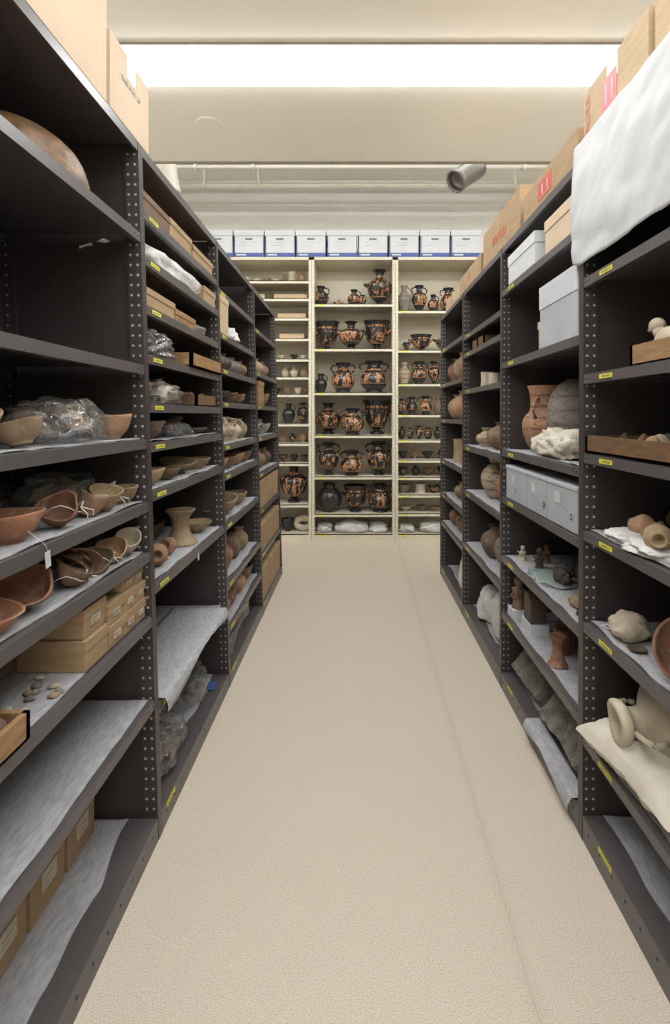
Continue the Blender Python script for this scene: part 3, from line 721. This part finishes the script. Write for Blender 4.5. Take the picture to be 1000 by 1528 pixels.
pot('bowl', -1, .06, 1.465, Z, .09, .06, 'tan', rot=(.2, .25, 0))
pot('bowl', -1, .065, 1.58, Z, .105, .055, 'tan')
pot('bowl', -1, .22, 1.17, Z, .13, .07, 'brown')
bag(-1, .18, 1.46, Z, .075, .14, .07, 9, ks=('tan', 'creampot'))
bag(-1, .34, 1.3, Z, .075, .15, .07, 8)
pot('bowl', -1, .10, .92, Z, .15, .08, 'terral', rot=(-.3, 0, 0))
Z = .916
pot('bowl', -1, .10, 1.15, Z, .14, .055, 'terra', rot=(.3, .25, 0), wob=.11)
pot('bowl', -1, .065, 1.28, Z, .09, .045, 'brown', rot=(-.35, .35, 0), wob=.11)
mb = MB(); shardpile(mb, 5, .035, .04, .02, ['tan', 'terral'], 12, .02, .035); mb.build('loose_sherds', (SX(-1, .06, Z), 1.36, Z+LIN), ground=True)
pot('bowl', -1, .06, 1.43, Z, .08, .05, 'tan', rot=(.8, .4, 0), wob=.09)
pot('bowl', -1, .065, 1.515, Z, .085, .05, 'terral', rot=(.5, .3, 0), wob=.08)
pot('bowl', -1, .06, 1.600, Z, .075, .07, 'creampot', rot=(.55, .4, 0))
pot('bowl', -1, .18, 1.42, Z, .12, .06, 'brown', rot=(-.3, .1, 0), wob=.08)
bag(-1, .20, 1.56, Z, .07, .07, .055, 61, ks=('terral', 'brown'), n=8)
pot('bowl', -1, .08, 1.00, Z, .13, .05, 'terra', rot=(0, .3, 0), wob=.06)
mb = MB(); shardpile(mb, 12, .10, .3, .02, ['terra', 'tan', 'brown'], 3); mb.build('loose_sherds', (SX(-1, .34, Z), 1.3, Z+LIN), ground=True)
mb = MB()
for i in range(14):
    mb.blob(.013, .010, .008, ['creampot', 'greypot', 'tan'][i % 3], .3, 1.5, i, 2, mx=Matrix.Translation((R.uniform(-.05, .05), R.uniform(-.1, .1), .007)))
mb.build('small_figurine_fragments', (SX(-1, .075, .71), 1.145, .71+LIN), ground=True)
def tag(side, y, z, long=.05, ang=.2, name='paper_tag'):
    x = SX(side, -.003, z)
    mb = MB()
    mb.tube([(side*.05, 0, .045), (side*.01, 0, .012), (-side*.003, 0, .0), (-side*.004, 0, -.012)], .0006, 'white', 5)
    mb.box(-side*.004-.0005, -side*.004+.0005, -.009, .009, -.012-long, -.012, 'white')
    mb.build(name, (x, y, z), rot=(.12, 0, 0))
tag(-1, 1.085, 1.075, .035); tag(-1, .93, 1.275, .04); tag(-1, 2.1, .80, .03)
def ctag(side, d, y, z, w=.02, l=.06, rot=(.2, -.5, .3)):
    MB().box(-w/2, w/2, -l/2, l/2, 0, .001, 'white').box(-w*.3, w*.1, -l*.4, l*.3, .001, .0013, 'ink').build('paper_tag', (SX(side, d, z), y, z+.0), rot=rot)
ctag(-1, .06, 1.52, 1.143); ctag(-1, .05, 1.63, .986, .03, .05, (.4, -.7, .2))
def tie(side, d, y, z, h, w):
    mb = MB()
    pts = [(w*math.cos(a*.4)*.5, w*math.sin(a*.4)*.5, h+.012*math.sin(a*1.1)) for a in range(17)]
    mb.tube(pts, .0013, 'tissue', 6)
    mb.tube([(w*.5, 0, h), (w*.62, .01, h*.6), (w*.6, .012, h*.25)], .0013, 'tissue', 6)
    mb.tube([(w*.5, .005, h), (w*.66, .03, h*.75), (w*.64, .035, h*.4)], .0013, 'tissue', 6)
    mb.build('cotton_tie', (SX(side, d, z), y, z+LIN))
tie(-1, .065, 1.265, 1.075, .045, .095); tie(-1, .06, 1.465, 1.075, .04, .09); tie(-1, .06, 1.43, .916, .035, .08); tie(-1, .065, 1.28, .916, .03, .09)

# ---- left bay 1
MB().blob(.15, .36, .055, 'tissue', .2, 1.5, 3, 4, .7, flat=.5, ridge=True).build('foam_wrapped_bundle', (SX(-1, .155, 1.87), 2.02, 1.8705), ground=True)
bag(-1, .085, 1.84, 1.55, .09, .14, .065, 12, ks=('brown', 'greypot', 'creampot'))
bag(-1, .085, 1.90, 1.39, .09, .15, .055, 15, ks=('terra', 'brown', 'creampot'))
blob('bubble_wrapped_bundle', -1, .12, 2.36, 1.71, .08, .12, .045, 'greypot', .3, 1.8, 31)
Z = 1.26
pot('bowl', -1, .085, 1.81, Z, .15, .065, 'brown'); pot('bowl', -1, .25, 1.95, Z, .15, .06, 'tan')
bag(-1, .1, 2.10, Z, .08, .14, .040, 18, ks=('greypot', 'brown'))
pot('dish', -1, .1, 2.4, Z, .14, .03, 'greypot')
Z = 1.10
pot('bowl', -1, .08, 1.80, Z, .14, .06, 'tan'); pot('dish', -1, .09, 2.17, Z, .15, .055, 'tan', rot=(.15, .1, 0)); pot('bowl', -1, .25, 2.05, Z, .15, .07, 'brown'); pot('bowl', -1, .08, 1.98, Z, .13, .045, 'brown'); pot('bowl', -1, .09, 2.4, Z, .14, .05, 'tan')
Z = .80
pot('jug', -1, .09, 1.75, Z, .085, .12, 'tan', rot=(.5, .2, 0)); pot('jug', -1, .09, 1.91, Z, .08, .09, 'terral', rot=(1.4, 0, .4))
pot('stand', -1, .10, 2.20, Z, .14, .145, 'tan', name='pedestal_vase')
pot('jar', -1, .09, 2.045, Z, .07, .05, 'terra', rot=(1.2, 0, 0))
bag(-1, .24, 1.86, Z, .1, .14, .095, 21)
pot('bowl', -1, .26, 2.25, Z, .15, .08, 'brown')
pot('dish', -1, .1, 2.42, Z, .14, .05, 'tan')
Z = .07
bag(-1, .13, 1.92, Z, .11, .17, .10, 25, ks=('brown', 'tan', 'greypot'), n=24)
bag(-1, .16, 2.33, Z, .10, .14, .09, 27, ks=('greypot', 'brown'), n=18)
MB().box(-.02, .02, -.03, .03, 0, .002, 'blue').build('blue_label_card', (SX(-1, .05, Z), 2.42, Z+LIN), rot=(.15, 0, 0), ground=True)

# ---- left bay 2
carton('cardboard_box', -1, .005, .3, 2.59, 2.76, 1.77, .19, 'cardl', tape=False, lid=.03)
blob('tissue_wrapped_bundle', -1, .06, 2.95, 1.77, .06, .09, .05, 'tissue', .3, 2, 2)
pot('jar', -1, .2, 3.2, 1.77, .15, .14, 'tan')
for i, (y, z, k) in enumerate(((2.68, 1.59, 'greypot'), (2.85, 1.59, 'darkfig'), (3.05, 1.59, 'greypot'), (3.25, 1.59, 'brown'))):
    pot('jar', -1, .08, y, z, .13, .10, k)
for y, k, sh in ((2.68, 'tan', 'bowl'), (2.86, 'darkfig', 'cup'), (3.05, 'brown', 'bowl'), (3.26, 'terra', 'bowl')):
    pot(sh, -1, .09, y, 1.42, .12, .065, k)
pot('jug', -1, .08, 2.66, 1.20, .13, .15, 'creampot'); pot('jug', -1, .08, 2.87, 1.20, .14, .14, 'bandc'); pot('jug', -1, .09, 3.1, 1.20, .13, .13, 'creampot'); pot('jar', -1, .1, 3.3, 1.2, .13, .13, 'tan')
for y, k in ((2.70, 'tan'), (2.9, 'terral'), (3.1, 'tan'), (3.3, 'brown')): pot('bowl', -1, .085, y, 1.05, .15, .07, k)
pot('jug', -1, .09, 2.67, .80, .12, .12, 'terra', rot=(1.0, 0, 0)); pot('bowl', -1, .1, 2.88, .80, .17, .09, 'tan', rot=(.2, .1, 0)); pot('bowl', -1, .1, 3.15, .8, .17, .08, 'tan')
pot('jug', -1, .1, 2.70, .50, .12, .16, 'greypot'); pot('jug', -1, .1, 2.86, .50, .12, .17, 'terra'); pot('jar', -1, .1, 3.05, .50, .12, .15, 'brown'); pot('jar', -1, .1, 3.25, .50, .12, .14, 'tan')
pot('jar', -1, .1, 2.72, .285, .14, .13, 'terra'); pot('jar', -1, .1, 2.90, .285, .14, .13, 'terra', rot=(.9, 0, 0)); pot('jar', -1, .1, 3.1, .285, .14, .13, 'terral'); pot('bowl', -1, .1, 3.3, .285, .15, .1, 'brown')
bag(-1, .13, 2.75, .07, .1, .13, .09, 41)
pot('bowl', -1, .13, 3.0, .07, .17, .11, 'tan'); pot('bowl', -1, .13, 3.25, .07, .17, .1, 'creampot')
# ---- left bay 3
for (z, h) in ((.70, .19), (.40, .19), (.07, .22)):
    for (a, bb) in ((3.52, 3.78), (3.8, 4.05), (4.07, 4.33)):
        carton('cardboard_box', -1, .01, .35, a, bb, z, h, 'card', tape=False, lid=.04)
carton('cardboard_box', -1, .01, .3, 3.6, 3.8, 1.42, .17, 'wood', tape=False, lid=.03)
bag(-1, .11, 3.75, 1.20, .1, .17, .08, 44, ks=('greypot', 'brown'))
pot('bowl', -1, .11, 4.15, 1.20, .17, .08, 'creampot')
for y, k in ((3.65, 'brown'), (3.9, 'tan'), (4.15, 'brown')):
    pot('jar', -1, .1, y, .95, .14, .14, k); pot('jar', -1, .1, y, 1.65, .14, .13, k)
pot('bowl', -1, .1, 4.1, 1.42, .16, .1, 'tan')

# ---- right bay 0
def rx(d, z): return SX(1, d, z)
def sheet():
    mb = MB(); nu, nv = 70, 44; vs = []; fs = []
    for i in range(nu+1):
        y = 1.672-(1.672-.70)*i/nu
        for j in range(nv+1):
            t = j/nv
            zb = 1.825+.008*noise.noise(Vector((y*3, 2, 1)))+(.012 if i < 3 else 0)*(3-i)/3
            if t < .18:
                x = rx(.014-.014*t/.18, 2.18)-.010; z = 2.222-.005*t/.18
            else:
                u = (t-.18)/.82
                z = 2.217+(zb-2.217)*u
                x = rx(0, z)-.010-.012*math.sin(math.pi*u)-.004*u
            wv = noise.noise(Vector((y*5, z*7, 0)))*.011+noise.noise(Vector((y*14+z*9, z*8-y*4, 3)))*.007
            x -= abs(wv)+.001
            vs.append((x, y, z))
    for i in range(nu):
        for j in range(nv):
            k = i*(nv+1)+j; fs.append((k, k+1, k+nv+2, k+nv+1))
    mb.add(vs, fs, 'paper', True)
    o = mb.build('white_cloth_sheet')
    s = o.modifiers.new('thickness', 'SOLIDIFY'); s.thickness = .0012
sheet()
tray('wooden_drawer', rx(.012, 1.48), rx(.34, 1.48), 1.0, 1.38, 1.4805, .055, 'wood', t=.013)
def bird():
    mb = MB()
    mb.blob(.022, .05, .028, 'creampot', .08, 1.2, 1, 3, 1, flat=1, ridge=False, mx=Matrix.Translation((0, 0, .04)))
    mb.blob(.016, .018, .017, 'creampot', .05, 1, 2, 3, 1, flat=1, ridge=False, mx=Matrix.Translation((0, .045, .075)))
    mb.tube([(0, .03, .05), (0, .042, .07)], .013, 'creampot')
    mb.tube([(0, .058, .075), (0, .075, .070)], .004, 'creampot')
    mb.tube([(0, -.04, .045), (0, -.085, .055)], .011, 'creampot')
    mb.lathe([(0, 0), (1, 0), (.8, .5), (.6, 1), (0, 1)], 'creampot', .04, .03)
    mb.v = [(p[0]*1.25, p[1]*1.25, p[2]*1.25) for p in mb.v]
    return mb.build('bird_figurine', (rx(.055, 1.48), 1.27, 1.487), ground=True)
bird()
tray('wooden_drawer', rx(.005, 1.23), rx(.40, 1.23), 1.14, 1.63, 1.2345, .052, 'woodd', t=.014, items=(12, ['terral', 'brown', 'greypot', 'creampot']))
Z = .985
for (d, y, w, h, k, rt) in ((.08, 1.50, .065, .085, 'terral', (1.5, 0, .6)), (.07, 1.35, .07, .09, 'tan', (1.5, 0, -.5)), (.2, 1.42, .07, .1, 'brown', (1.5, 0, 1)), (.23, 1.55, .07, .09, 'brown', (1.5, 0, 2))):
    pot('jug', 1, d, y, Z+.014, w, h, k, rot=rt)
blob('tissue_padding', 1, .075, 1.49, Z, .06, .07, .018, 'tissue', .3, 2, 51)
blob('tissue_padding', 1, .065, 1.34, Z, .07, .085, .018, 'tissue', .3, 2, 52)
Z = .695
MB().blob(.055, .05, .040, 'creampot', .25, 1.6, 61, 4, 1, flat=.8, ridge=True).build('pottery_fragment_lump', (rx(.075, Z), 1.50, Z+LIN), ground=True)
pot('bowl', 1, .105, 1.295, Z, .17, .06, 'terra', rot=(1.1, -.6, 0), wob=0)
pot('dish', 1, .055, 1.42, Z, .05, .010, 'darkfig', name='bronze_disc')
ctag(1, .05, 1.56, Z+.012, .03, .05, (0, 0, .4))
Z = .335
def pillow():
    mb = MB(); n = 36; vs = []; fs = []
    for s_ in (1, -1):
        for i in range(n+1):
            for j in range(n+1):
                u = i/n*2-1; v = j/n*2-1
                e = max(0, (1-abs(u)**3.2)*(1-abs(v)**3.2))**.55
                sag = -.034*math.exp(-((u*1.1-.2)**2+(v*.8)**2)*2) if s_ > 0 else 0
                t = (.070 if s_ > 0 else .050)*e+sag*e+noise.noise(Vector((u*3, v*3, s_)))*.016*e+(abs(noise.noise(Vector((u*6+v*5, v*3-u*2, 5))))-.15)*.018*e
                sc_ = 1-.10*(1-abs(v) if abs(u) > abs(v) else 1-abs(u))
                vs.append((u*.18*sc_+.006*noise.noise(Vector((u*3, v*5, 8))), v*.20*sc_, .050+s_*t))
        o = 0 if s_ > 0 else (n+1)**2
        for i in range(n):
            for j in range(n):
                k = o+i*(n+1)+j; fs.append((k, k+1, k+n+2, k+n+1))
    mb.add(vs, fs, 'calico', True)
    return mb.build('calico_cushion', (rx(.145, Z), 1.39, Z+LIN), rot=(0, 0, .12), ground=True)
pillow()
AM = [(0, 0), (.3, 0), (.32, .03), (.6, .18), (.92, .38), (1, .52), (.9, .64), (.55, .72), (.38, .76), (.34, .84), (.40, .88), (.50, .91), (.52, .97), (.46, 1), (.36, 1), (.28, .9), (.26, .78), (0, .7)]
mb = MB(); mb.lathe(AM, 'creampot', .225, .30, seg=40, wob=.012)
for sg in (1, -1):
    mb.tube(arc((0, sg*.045, .262), (0, sg*.095, .205), (0, sg*.030, .01)), .008, 'creampot')
mb.build('cream_amphora', (rx(.295, Z), 1.40, Z+.060), rot=(-.10, -1.62, 0), ground=True)

# ---- right bay 1
carton('white_storage_box', 1, .0, .30, 2.08, 2.44, 1.965, .13, 'white', tape=False, lid=.045, lidk='paper')
carton('cream_storage_box', 1, .005, .30, 1.69, 1.98, 1.965, .125, 'cardp', tape=False, lid=.04, lidk='cardp')
carton('grey_storage_box', 1, .0, .32, 1.68, 2.02, 1.61, .235, 'greybox', tape=False, lid=.085, lidk='greyboxl', label=None)
carton('cardboard_box', 1, .03, .25, 2.05, 2.12, 1.61, .12, 'cardl', tape=False, lid=.03)
pot('wide', 1, .13, 2.33, 1.18, .19, .30, 'bandt', ang=.8, name='painted_two_handled_jar')
pot('sphere', 1, .21, 2.20, 1.18, .22, .32, 'bandg', name='painted_round_jar')
blob('calico_bag', 1, .085, 2.03, 1.18, .07, .16, .065, 'calico', .45, 2, 71, flat=.4)
for (a, bb) in ((2.21, 2.50), (1.98, 2.20), (1.70, 1.97)):
    mb = carton('grey_archive_file_box', 1, .01, .30, a, bb, .95, .155, 'greybox', tape=False, lid=.012, lidk='greyboxl')
    h = MB(); h.disc((0, 0, 0), .011, 'x', 'black', 16); h.disc((-.0003, 0, 0), .006, 'x', 'greyboxl', 16)
    o2 = h.build('finger_hole'); o2.parent = mb; o2.location = (-.1475, -.09 if bb < 2.4 else .0, .05)
    h = MB(); h.box(-.0006, 0, -.025, .025, -.02, .02, 'white'); o3 = h.build('label'); o3.parent = mb; o3.location = (-.1462, .03, .10)
Z = .66
def figurine(side, d, y, z, h, k, base=None, bk='paper', rotz=0, name='clay_figurine'):
    mb = MB(); b0 = 0
    if base: mb.box(-base, base, -base, base, 0, base*1.1, bk); b0 = base*1.1
    mb.lathe([(0, 0), (1, 0), (.9, .2), (.75, .55), (1, .85), (.6, .97), (0, 1)], k, h*.38, h*.62, seg=16, mx=Matrix.Translation((0, 0, b0)), wob=.06)
    mb.blob(h*.13, h*.13, h*.16, k, .12, 2, 3, 3, 1, flat=1, ridge=False, mx=Matrix.Translation((0, 0, b0+h*.78)))
    mb.tube([(0, 0, b0+h*.55), (0, 0, b0+h*.72)], h*.07, k)
    for s_ in (1, -1):
        mb.tube([(-.02, s_*h*.17, b0+h*.55), (-h*.08, s_*h*.2, b0+h*.38), (-h*.2, s_*h*.06, b0+h*.33)], h*.045, k)
    return mb.build(name, (SX(side, d, z), y, z+LIN), rot=(0, 0, rotz), ground=True)
figurine(1, .07, 2.44, .66, .075, 'creampot'); figurine(1, .10, 2.30, .66, .10, 'darkfig')
figurine(1, .17, 2.40, .66, .09, 'brown'); figurine(1, .20, 2.2, .66, .08, 'greypot')
blob('lion_figurine', 1, .12, 2.10, .66, .028, .055, .032, 'darkfig', .3, 2, 73, flat=.8)
MB().blob(.085, .13, .007, 'green', .3, 2, 75, 4, .8, ridge=True).build('green_tissue_packet', (rx(.11, .66), 2.17, .66+LIN), ground=True)
blob('shell_shaped_vessel', 1, .08, 1.84, .66, .028, .05, .025, 'tan', .3, 2, 76)
blob('black_plastic_packet', 1, .07, 1.72, .66, .04, .05, .035, 'blackpot', .4, 2, 77)
Z = .38
figurine(1, .06, 2.47, .38, .16, 'brown', base=.040)
figurine(1, .20, 2.46, .38, .16, 'darkfig', base=.035)
MB().box(-.04, .04, -.06, .06, 0, .05, 'paper').box(-.034, .034, -.045, .045, .05, .155, 'darkfig').box(-.036, .036, -.028, .028, .155, .175, 'darkfig').build('mounted_relief_plaque', (rx(.08, Z), 2.30, Z+LIN))
pot('stand', 1, .06, 1.99, Z, .075, .115, 'terra'); pot('cyl', 1, .12, 2.10, Z, .07, .10, 'terra', rot=(.1, 0, 0)); pot('jar', 1, .17, 1.96, Z, .09, .10, 'brown'); pot('stand', 1, .17, 2.12, Z, .06, .09, 'brown')
pot('jar', 1, .12, 1.80, Z, .09, .09, 'terra')
def slab(name, side, d, y, z, sx, sy, sz, seed, rot):
    mb = MB(); bm = bmesh.new(); bmesh.ops.create_cube(bm, size=2); bmesh.ops.subdivide_edges(bm, edges=bm.edges, cuts=11, use_grid_fill=True)
    vs = []
    for v in bm.verts:
        p = v.co; q = Vector((p.x*sx, p.y*sy, p.z*sz))
        q += Vector((noise.noise(q*14+Vector((seed, 0, 0)))*.022, noise.noise(q*14+Vector((0, seed, 5)))*.012, noise.noise(q*22+Vector((7, 0, seed)))*.012))
        vs.append(q)
    fs = [tuple(v.index for v in f.verts) for f in bm.faces]; bm.free()
    mb.add(vs, fs, 'stone', False)
    return mb.build(name, (SX(side, d, z), y, z+LIN+.001), rot=rot, ground=True)
slab('carved_stone_slab', 1, .11, 2.35, .08, .032, .14, .070, 3, (0, .75, 0))
slab('carved_stone_slab', 1, .11, 1.95, .08, .032, .16, .080, 6, (0, .7, 0))
# ---- right bay 2
for y in (3.15, 3.0): tray('wooden_drawer', rx(.02, 1.76), rx(.25, 1.76), y, y+.13, 1.7605, .06, 'woodd', items=(4, ['tan']))
pot('cyl', 1, .07, 3.10, 1.52, .08, .09, 'creampot'); pot('cyl', 1, .08, 2.98, 1.52, .07, .075, 'creampot'); pot('cyl', 1, .19, 3.15, 1.52, .08, .08, 'creampot')
pot('jar', 1, .13, 2.95, 1.15, .20, .16, 'brown'); pot('jug', 1, .10, 3.22, 1.15, .14, .12, 'bandc'); pot('jar', 1, .12, 2.72, 1.15, .17, .15, 'terra')
pot('jar', 1, .13, 3.10, .85, .19, .24, 'bandc', name='painted_jar'); pot('jar', 1, .16, 2.85, .85, .22, .22, 'bandt', name='painted_jar')
pot('jar', 1, .13, 3.08, .50, .20, .19, 'brown'); pot('jar', 1, .14, 2.84, .50, .19, .22, 'bandg')
blob('tissue_wrapped_bundle', 1, .14, 2.86, .08, .09, .13, .20, 'tissue', .25, 1.6, 81)
blob('tissue_wrapped_bundle', 1, .14, 3.2, .08, .09, .12, .12, 'tissue', .25, 1.6, 82)
# ---- right bay 3
for (z, lst) in ((1.61, ((3.70, .18, .21, 'terra'), (3.95, .18, .22, 'tan'), (4.2, .18, .2, 'terra'))), (1.32, ((3.68, .18, .22, 'terral'), (3.95, .2, .22, 'terral'), (4.2, .18, .2, 'tan'))),
                 (.98, ((3.65, .13, .2, 'creampot'), (3.85, .14, .19, 'terral'), (4.08, .14, .18, 'tan'))), (.46, ((3.65, .16, .16, 'bandt'), (3.9, .16, .17, 'brown'), (4.15, .17, .16, 'terra'))),
                 (.70, ((3.7, .15, .12, 'bandg'), (4.0, .15, .13, 'tan')))):
    for (y, w, h, k) in lst: pot('cyl' if z == .98 else 'jar', 1, .12, y, z, w, h, k)
blob('tissue_wrapped_bundle', 1, .13, 3.7, .08, .09, .13, .16, 'tissue', .25, 1.6, 84)

def hang(side, y0, y1, z, drop, name='foam_sheet', d1=.25):
    mb = MB(); nu, nv = 40, 24; vs = []; fs = []
    for i in range(nu+1):
        y = y0+(y1-y0)*i/nu
        for j in range(nv+1):
            t = j/nv
            if t < .5: d = d1*(1-t/.5)-.006*(t/.5); zz = z+LIN+.003
            else:
                u = (t-.5)/.5; dr = drop*(.6+.4*math.sin(i*.16+1))
                d = -.008-.012*math.sin(u*2.2); zz = z+LIN+.003-dr*u
            zz += .003*noise.noise(Vector((y*9, d*9, 1))) if t < .5 else 0
            d2 = d-(.006*abs(noise.noise(Vector((y*9, zz*9, 1)))) if t >= .5 else 0)
            vs.append((face(side, z)+side*d2, y, zz))
    for i in range(nu):
        for j in range(nv):
            k = i*(nv+1)+j; fs.append((k, k+1, k+nv+2, k+nv+1))
    mb.add(vs, fs, 'foam', True)
    o = mb.build(name); s = o.modifiers.new('thickness', 'SOLIDIFY'); s.thickness = .0015
hang(-1, 1.70, 2.50, .41, .05)
hang(1, 1.70, 2.15, .08, .05, d1=.05)

# ------------------------------------------------------------ camera
cam = D.cameras.new('camera'); co = D.objects.new('camera', cam); scene.collection.objects.link(co)
co.location = (0, 0, 1.35); co.rotation_euler = (math.pi/2, 0, 0)
cam.sensor_width = 36; cam.lens = 768/1528*36
cam.shift_x = -31/1528; cam.shift_y = -144/1528; cam.clip_start = .02
scene.camera = co
w = D.worlds.new('world'); scene.world = w; w.use_nodes = True
w.node_tree.nodes['Background'].inputs[0].default_value = (.9, .92, 1, 1); w.node_tree.nodes['Background'].inputs[1].default_value = .3
scene.view_settings.view_transform = 'Standard'
scene.view_settings.gamma = 1.04
